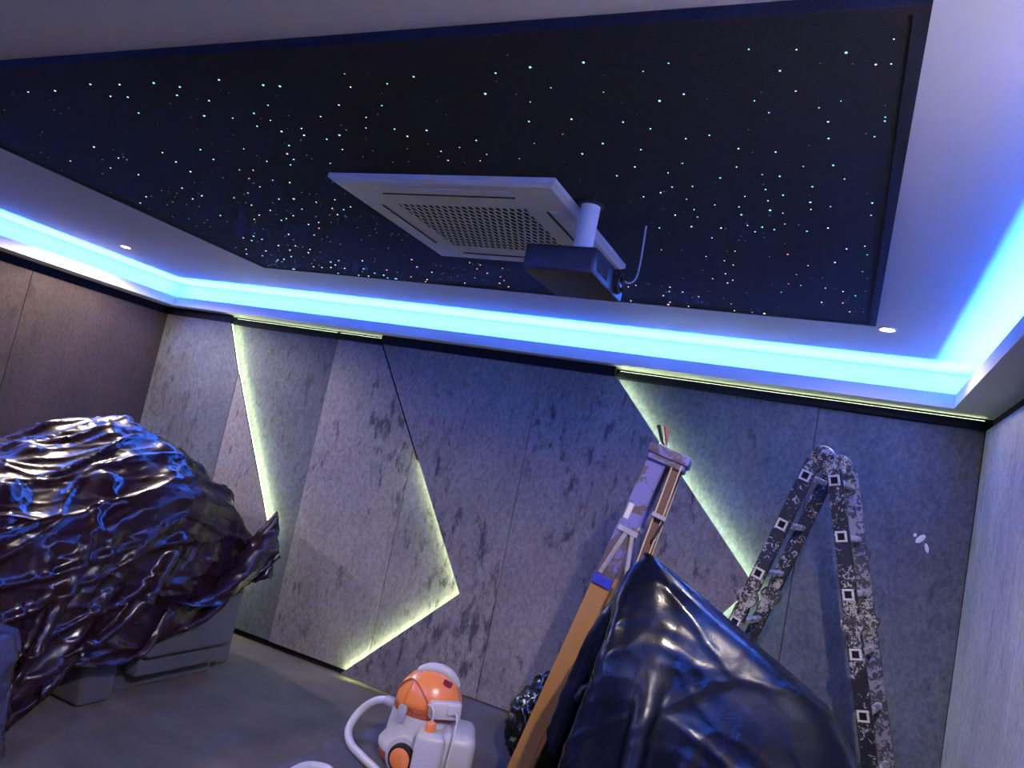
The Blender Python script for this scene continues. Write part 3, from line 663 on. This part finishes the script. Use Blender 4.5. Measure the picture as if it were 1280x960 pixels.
P1 = crease(P1, 3, [(.40, .036, .13, 2.0, .45, .12), (.20, .011, .14, 1.6, .55, -.15), (.09, .0022, .2, 1.2, .7, -.2)], 3.0)
sheet_obj('plastic_sheet', P1, M_sheet, 'shiny wrinkled black plastic sheet thrown over the recliner at the left', 'plastic sheet')
n2 = 72
def init2(u, v): return (-1.10 + 1.70*u, 2.05 + 1.7*v, 1.50 + .03*math.sin(7*u+5*v))
pins2 = {(18, 35): (-.66, 2.86, 1.415), (19, 35): (-.63, 2.86, 1.41)}
P2 = cloth_sim(n2, n2, (2.15, 2.3), init2, mass2, pins2, lambda P: np.zeros(P.shape[:2]), 190, 7, 8, slack=.006, bend=.5, fs=8, xmax=.62)
P2 = crease(P2, 3, [(.45, .008, .08, .5, 1.6, .35), (.22, .0028, .10, .6, 1.5, .2), (.09, .0008, .2, .8, 1.2, .1)], 7.0)
sheet_obj('plastic_sheet', P2, M_sheet2, 'dark blue-black plastic dust sheet draped to a peak over a pile beside the ladders', 'plastic sheet')
drape('plastic_bundle', (-3.55, 2.20), .17, .26, lambda x, y: .42-.5*((x+3.55)**2+(y-2.20)**2), lambda x, y: ZLOW+.03, M_sheet3,
      'crumpled greyish translucent plastic bundle on the floor at the left edge', 'plastic bundle', nth=110, ntop=22, nside=34, corner=.7, flare=.06, pleat=.02, pleats=9, crump=.022, cscale=4.5, seed=9, smooth_it=6)

# ---------------- black bin bag behind the yellow ladder
def blob(name, c, r, mat, seed, amp, label, cat):
    bm = bmesh.new(); bmesh.ops.create_icosphere(bm, subdivisions=5, radius=1.0)
    for v in bm.verts:
        d = v.co.normalized(); q = d*2.2 + Vector((seed, seed*2, 0))
        a = 1 - abs(noise.noise(q))*2; b = 1-abs(noise.noise(q*2.4))*2; e = 1-abs(noise.noise(q*5.1))*2
        k = 1 + amp*(a + .6*b + .3*e)
        if d.z > .7: k *= 1 + .5*(d.z-.7)
        v.co = Vector((d.x*r[0]*k, d.y*r[1]*k, max(-r[2]*.93, d.z*r[2]*k)))
    o = finish(name, bm, mat, None, 'all', (c[0], c[1], c[2]+r[2]*.93+.002)); return tag(o, label, cat)
blob('bin_bag', (-1.30, 4.25, 0), (.21, .24, .22), M_bag, 5.0, .20, 'crumpled shiny black bin bag on the floor behind the yellow ladder', 'bin bag')

# ================================================================== articulated aluminium ladder
K = 4.05/3.85
RD = Vector((.22, .975, 0)).normalized()            # rungs run away from the camera
def kp(x, z): return Vector((x*K, 4.05, 1.65 + (z-1.65)*K))
AP = kp(-.118, 1.955)
al = thing('folding_ladder', 'paint-spattered aluminium folding ladder standing open in an A shape against the wall', 'ladder', (0, 0, 0))
LEN = .37
def leg_dir(sgn):
    a, b = (kp(-.052, 1.87), kp(.21, .865)) if sgn > 0 else (kp(-.18, 1.869), kp(-.385, 1.127))
    return a, (b-a).normalized()
rings_src = None
for sgn in (1, -1):
    r0, d = leg_dir(sgn); sp_ = .2595*K                       # first rung, direction down the leg, rung spacing
    L_total = (r0.z-.02)/-d.z
    mid = 2*sp_ + .135
    up = RD
    for far in (0, 1):
        o_ = RD*(LEN*far); mat = M_alu_l if (far and sgn > 0) else M_alu
        nm = -.085
        for seg_, (a, b) in (('upper', (nm, mid-.05)), ('lower', (mid+.05, L_total))):
            bm = bmesh.new(); wide = 0
            bar(bm, r0+d*a+o_, r0+d*b+o_, .072, .026, RD, .004)
            finish('rail', bm, mat, al)
        bm = bmesh.new()                                      # mid hinge plates
        hp = r0 + d*mid + o_
        bar(bm, hp-d*.11-RD*.016, hp+d*.11-RD*.016, .058, .008, RD, .003); bar(bm, hp-d*.11+RD*.016, hp+d*.11+RD*.016, .058, .008, RD, .003)
        M = Matrix.Translation(hp) @ RD.to_track_quat('Z', 'Y').to_matrix().to_4x4()
        lathe(bm, [(.05, -.024), (.05, .024)], 20, M); lathe(bm, [(.016, -.036), (.016, .036)], 12, M)
        finish('hinge', bm, M_hinge, al, 30)
        bm = bmesh.new(); e = r0 + d*L_total + o_              # rubber foot
        bar(bm, e-d*.05, e+d*.01, .08, .036, RD, .006); finish('foot', bm, M_rubber, al)
    for k in range(6):
        s_ = k*sp_ if k < 3 else k*sp_
        p = r0 + d*s_
        if s_ > L_total-.08: continue
        bm = bmesh.new()                                      # square rung tube
        q0, q1 = p - RD*.012, p + RD*(LEN+.012)
        bar(bm, q0, q1, .030, .030, d, .005); finish('rung', bm, M_rung, al)
        bm = bmesh.new()                                      # its flared square end with the open hole
        u = d; w = RD.cross(d)
        for (cu, cw, lu, lw) in ((.0215, 0, .010, .053), (-.0215, 0, .010, .053), (0, .0215, .033, .010), (0, -.0215, .033, .010)):
            M = Matrix(((u.x, w.x, RD.x, 0), (u.y, w.y, RD.y, 0), (u.z, w.z, RD.z, 0), (0, 0, 0, 1)))
            M = Matrix.Translation(p - RD*.019) @ M
            box(bm, cu-lu/2, cu+lu/2, cw-lw/2, cw+lw/2, -.007, .006, .002, 1, M)
        rg = finish('rung_end', bm, M_ring, al)
        bm = bmesh.new(); box(bm, -.0165, .0165, -.0165, .0165, .0012, .0065, 0, 1, M); finish('rung_hole', bm, M_black, rg)
# apex hinges
rl, dl_ = leg_dir(-1); rr_, dr_ = leg_dir(1)
for far in (0, 1):
    o_ = RD*(LEN*far); bm = bmesh.new(); hub = AP + o_ + Vector((0, 0, .018))
    M = Matrix.Translation(hub) @ RD.to_track_quat('Z', 'Y').to_matrix().to_4x4()
    lathe(bm, [(.052, -.026), (.056, -.02), (.056, .02), (.052, .026)], 24, M); lathe(bm, [(.020, -.04), (.020, .04)], 14, M)
    for r0, d in ((rl, dl_), (rr_, dr_)):
        e = r0 - d*.022 + o_
        bar(bm, hub-RD*.016, e-RD*.016, .066, .010, RD, .004); bar(bm, hub+RD*.016, e+RD*.016, .066, .010, RD, .004)
    finish('hinge', bm, M_hinge, al, 30)
bm = bmesh.new(); bar(bm, AP+RD*.03, AP+RD*(LEN-.03), .02, .02, (0, 0, 1)); finish('hinge_rod', bm, M_rung, al)

# ================================================================== yellow step ladder leaning on the covered pile
yl = thing('step_ladder', 'worn yellow step ladder folded shut and leaning beside the dark plastic sheet', 'ladder', (-1.13, 3.3, 0))
YO = Vector((1.13, -3.3, 0))
WD = Vector((-.17, .985, 0)).normalized(); WL = .40
T0 = Vector((-.765, 3.28, 1.80)); B0 = Vector((-1.215, 3.28, .012)); dn = (B0-T0).normalized()      # front rail, top and foot
T1 = Vector((-.675, 3.28, 1.79)); B1 = Vector((-.995, 3.30, .012)); dn1 = (B1-T1).normalized()      # rear rail
side = Vector((1, 0, 0)); side = (side - dn*side.dot(dn)).normalized()
def ybar(name, p, q, w, d, up, mat, parent=yl, bev=.003):
    bm = bmesh.new(); bar(bm, Vector(p)+YO, Vector(q)+YO, w, d, up, bev); return finish(name, bm, mat, parent)
split = .335
for far in (0, 1):
    o_ = WD*(WL*far)
    a, b, m = T0+o_, B0+o_, T0.lerp(B0, split)+o_
    # C-shaped rail: web plus two flanges, smeared with paint above, bare yellow below
    for p, q, mat in ((a, m, M_yelp), (m, b, M_yel)):
        bm = bmesh.new(); bar(bm, p+YO, q+YO, .088, .006, WD, .002)
        for sg in (-1, 1): bar(bm, p+side*(.041*sg)+WD*(.018)+YO, q+side*(.041*sg)+WD*.018+YO, .007, .040, WD, .002)
        finish('front_rail', bm, mat, yl)
    a, b = T1+o_+WD*.01, B1+o_+WD*.01
    bm = bmesh.new(); bar(bm, a+YO, b+YO, .040, .005, WD, .001)
    for sg in (-1, 1): bar(bm, a+side*(.019*sg)-WD*.010+YO, b+side*(.019*sg)-WD*.010+YO, .005, .024, WD, .001)
    finish('rear_rail', bm, M_wood, yl)
    for sg in (-1, 1): ybar('rail_edge', a+side*(.019*sg)-WD*.023, T1.lerp(B1, .45)+o_+WD*.01+side*(.019*sg)-WD*.023, .006, .003, WD, M_edgey)
    p = T1.lerp(B1, .50)+o_-WD*.012; q = T1.lerp(B1, .86)+o_-WD*.012
    ybar('paint_strip', p, q, .034, .003, WD, M_metal)
    # spreader: two light arms, hinge bracket
    p = T0.lerp(B0, .19)+o_-WD*.012
    ybar('spreader_arm', p+side*.01, T0.lerp(B0, .31)+o_-WD*.012-side*.025, .020, .006, WD, M_metal)
    ybar('spreader_arm', p+side*.035, T1.lerp(B1, .33)+o_-WD*.014-side*.03, .020, .006, WD, M_metal)
    ybar('bracket', p-side*.035, p+side*.06, .026, .010, WD, M_metal)
    ybar('foot', B0+o_-dn*.05, B0+o_+dn*.008, .10, .05, WD, M_rubber, bev=.006)
    ybar('foot', B1+o_-dn1*.04, B1+o_+dn1*.008, .05, .03, WD, M_rubber, bev=.005)
for k in range(5):
    p = T0.lerp(B0, .20+k*.165); ybar('step', p+WD*.005, p+WD*(WL-.005), .078, .028, dn, M_yel)
for k in range(4):
    p = T1.lerp(B1, .25+k*.2); ybar('brace', p+WD*.01, p+WD*(WL-.01), .03, .012, dn1, M_wood)
bm = bmesh.new()                                      # moulded top cap
cc = T0.lerp(T1, .5) + WD*(WL/2) + Vector((0, 0, .028))
M = Matrix.Translation(cc+YO) @ Matrix.Rotation(math.atan2(WD.y, WD.x)-PI/2, 4, 'Z') @ Matrix.Rotation(.22, 4, 'Y')
box(bm, -.095, .095, -WL/2-.03, WL/2+.03, -.022, .022, .008, 2, M); box(bm, -.085, .085, -WL/2-.02, WL/2+.02, -.05, -.02, .006, 1, M)
finish('top_cap', bm, M_yelp, yl, 40)
p = T0.lerp(B0, .312)-WD*.012
ybar('tape', p+dn*.0-WD*.001, p+dn*.045-WD*.001, .092, .012, WD, M_blue)
p = T0.lerp(B0, .125)-WD*.006
ybar('paint_patch', p+side*-.022, p+dn*.075-side*.022, .026, .003, WD, M_vwhite)
p = T1.lerp(B1, .135)-WD*.03
ybar('strap', p-side*.03, p+side*.035, .02, .006, WD, M_metal)
ybar('strap', p+side*.03+dn*.01, p+side*.02+dn*.10, .012, .012, WD, M_rubber)
# pliers standing in the cap
pv = thing('pliers', 'pliers with red and black handles stuck upright in the yellow ladder top', 'pliers', cc + Vector((.0, -.14, .02)))
for sg in (-1, 1):
    bm = bmesh.new(); tube(bm, smooth_path([(0, 0, .012), (-.010+sg*.010, 0, .035), (-.022+sg*.014, 0, .075), (-.034+sg*.016, 0, .105)], 5), [.005]*6+[.008]*10, 8); finish('handle', bm, M_red if sg > 0 else M_rubber, pv, True)
bm = bmesh.new(); box(bm, -.010, .010, -.005, .005, .0, .024, .003); finish('jaws', bm, M_metal, pv)

# ================================================================== vacuum cleaner
vc = thing('vacuum_cleaner', 'orange and white spray extraction vacuum cleaner standing on the carpet', 'vacuum cleaner', (-1.85, 3.72, 0), math.radians(20))
def vl(name, prof, mat, sx=1, sy=1, M=None, seg=40, parent=vc, ang=35):
    bm = bmesh.new(); lathe(bm, prof, seg, M, sx, sy); return finish(name, bm, mat, parent, ang)
def vbox(name, s, at, rot, mat, parent=vc, bev=.008, seg=2):
    M = Matrix.Translation(at) @ Matrix.Rotation(rot[2], 4, 'Z') @ Matrix.Rotation(rot[0], 4, 'X') @ Matrix.Rotation(rot[1], 4, 'Y')
    bm = bmesh.new(); box(bm, -s[0]/2, s[0]/2, -s[1]/2, s[1]/2, -s[2]/2, s[2]/2, bev, seg, M); return finish(name, bm, mat, parent, 40)
# local frame: -x is the nose with the hose, -y the side towards the camera, +x the jug
vl('base_trim', [(.205, .012), (.214, .03), (.212, .052)], M_orange_d, 1.0, .86)
vl('body', [(.213, .052), (.224, .062), (.226, .085), (.212, .108), (.198, .125), (.192, .19), (.182, .262)], M_vwhite, 1.0, .86)
vl('seal', [(.180, .262), (.183, .268), (.183, .280), (.180, .286)], M_orange_d, 1.0, .86)
hd = vl('motor_housing', [(.182, .286), (.180, .315), (.170, .36), (.150, .405), (.120, .442), (.080, .470), (.035, .482), (.006, .484)], M_orange, 1.0, .86, ang='all')
# raised shroud over the housing with a crease below it
bm = bmesh.new()
R = [(.189, .300), (.187, .33), (.178, .37), (.158, .415), (.127, .452), (.086, .480), (.04, .492)]
vr = []
for (r, z) in R:
    vr.append([bm.verts.new((r*math.cos(t), r*.86*math.sin(t), z)) for t in [math.radians(-128 + 6*k) for k in range(19)]])
for a, b in zip(vr, vr[1:]):
    for k in range(18): bm.faces.new((a[k], a[k+1], b[k+1], b[k]))
sh = finish('shroud', bm, M_orange, hd, 'all')
md = sh.modifiers.new('thick', 'SOLIDIFY'); md.thickness = .012; md.offset = -1
def on_h(deg, r, z): return (r*math.cos(math.radians(deg)), r*.86*math.sin(math.radians(deg)), z)
bm = bmesh.new(); tube(bm, smooth_path([on_h(-176, .180, .325), on_h(-160, .165, .385), on_h(-138, .140, .43), on_h(-112, .152, .418), on_h(-92, .178, .375), on_h(-80, .190, .325)], 6), .0055, 8); finish('crease', bm, M_orange_d, hd, True)
bm = bmesh.new(); tube(bm, smooth_path([(-.085, -.03, .462), (-.03, -.035, .490), (.04, -.035, .496), (.10, -.03, .470), (.14, -.02, .425)], 6), [.012, .018, .022, .024, .025, .026, .027]+[.028]*11+[.026, .024, .022, .020, .018, .016, .014], 14); finish('carry_handle', bm, M_vwhite, vc, True)
vbox('indicator_window', (.055, .014, .038), (.085, -.085, .447), (-.95, .35, .2), M_vred)
lt = vbox('latch', (.052, .022, .085), on_h(-125, .197, .268), (-.10, 0, -.52), M_vgrey)
vbox('latch_lip', (.044, .006, .036), Vector(on_h(-125, .208, .248)), (-.10, 0, -.52), M_vwhite, lt, .002, 1)
vbox('label_plate', (.058, .008, .026), on_h(-98, .190, .302), (-.12, 0, -.10), M_orange_d, vc, .002, 1)
pb = vbox('pump_housing', (.165, .075, .085), (.105, -.145, .335), (-.06, -.06, .30), M_vwhite, vc, .012)
vbox('socket_cover', (.062, .034, .05), (.150, -.168, .350), (-.06, -.06, .30), M_vwhite, pb, .006)
for sy in (-1, 1):
    M = Matrix.Translation((-.055, sy*.205, .076)) @ Matrix.Rotation(.38 if sy < 0 else 0, 4, 'Z') @ Matrix.Rotation(PI/2*(1 if sy < 0 else -1), 4, 'X')
    if sy < 0:
        M = Matrix.Translation((-.055, -.205, .076)) @ Matrix.Rotation(-.30, 4, 'Z') @ Matrix.Rotation(PI/2, 4, 'X')
        vl('wheel_arch', [(.100, -.07), (.104, -.02), (.098, -.004)], M_vwhite, 1, 1, M)
    wh = vl('wheel', [(.050, -.016), (.070, -.014), (.074, -.004), (.074, .012), (.068, .022), (.054, .022)], M_rubber, 1, 1, M)
    vl('hub', [(.056, .010), (.055, .026), (.048, .030), (.02, .031)], M_orange, 1, 1, M, parent=wh)
jg = vbox('jug', (.150, .135, .235), (.075, -.245, .135), (0, 0, .12), M_vwhite, vc, .034, 4)
vbox('rear_tank', (.19, .30, .245), (.195, -.115, .138), (0, 0, .12), M_vwhite, vc, .05, 4)
vl('cap', [(.026, .250), (.027, .285), (.020, .296)], M_orange, 1, 1, Matrix.Translation((.062, -.245, 0)), 18, jg)
bm = bmesh.new(); tube(bm, smooth_path([(.062, -.245, .296), (.066, -.247, .335), (.052, -.235, .358), (.028, -.205, .360), (.022, -.18, .352)], 5), .0065, 8); finish('feed_tube', bm, M_vwhite, jg, True)
bm = bmesh.new(); tube(bm, smooth_path([(.165, -.19, .345), (.185, -.225, .33), (.190, -.31, .26), (.185, -.335, .10), (.17, -.35, .008), (.05, -.52, .006), (-.1, -.75, .006)], 6), .0045, 6); finish('power_cord', bm, M_vwhite, vc, True)
hz = [(-2.03, 3.72, .232), (-2.11, 3.74, .232), (-2.20, 3.745, .195), (-2.265, 3.72, .12), (-2.262, 3.65, .05), (-2.17, 3.55, .025), (-2.02, 3.46, .024), (-1.86, 3.37, .024), (-1.72, 3.20, .024), (-1.78, 3.06, .024), (-1.95, 3.13, .024), (-2.06, 3.215, .024), (-2.15, 3.16, .024), (-2.14, 3.0, .024), (-2.08, 2.8, .024)]
bm = bmesh.new(); tube(bm, [Matrix.Rotation(math.radians(-20), 3, 'Z') @ (p - Vector((-1.85, 3.72, 0))) for p in smooth_path(hz, 8)], .022, 12); finish('hose', bm, M_vwhite, vc, True)
bm = bmesh.new(); tube(bm, [(-.15, .055, .226), (-.19, .075, .231), (-.245, .105, .232)], [.034, .031, .027], 16); finish('hose_connector', bm, M_vgrey, vc, 40)
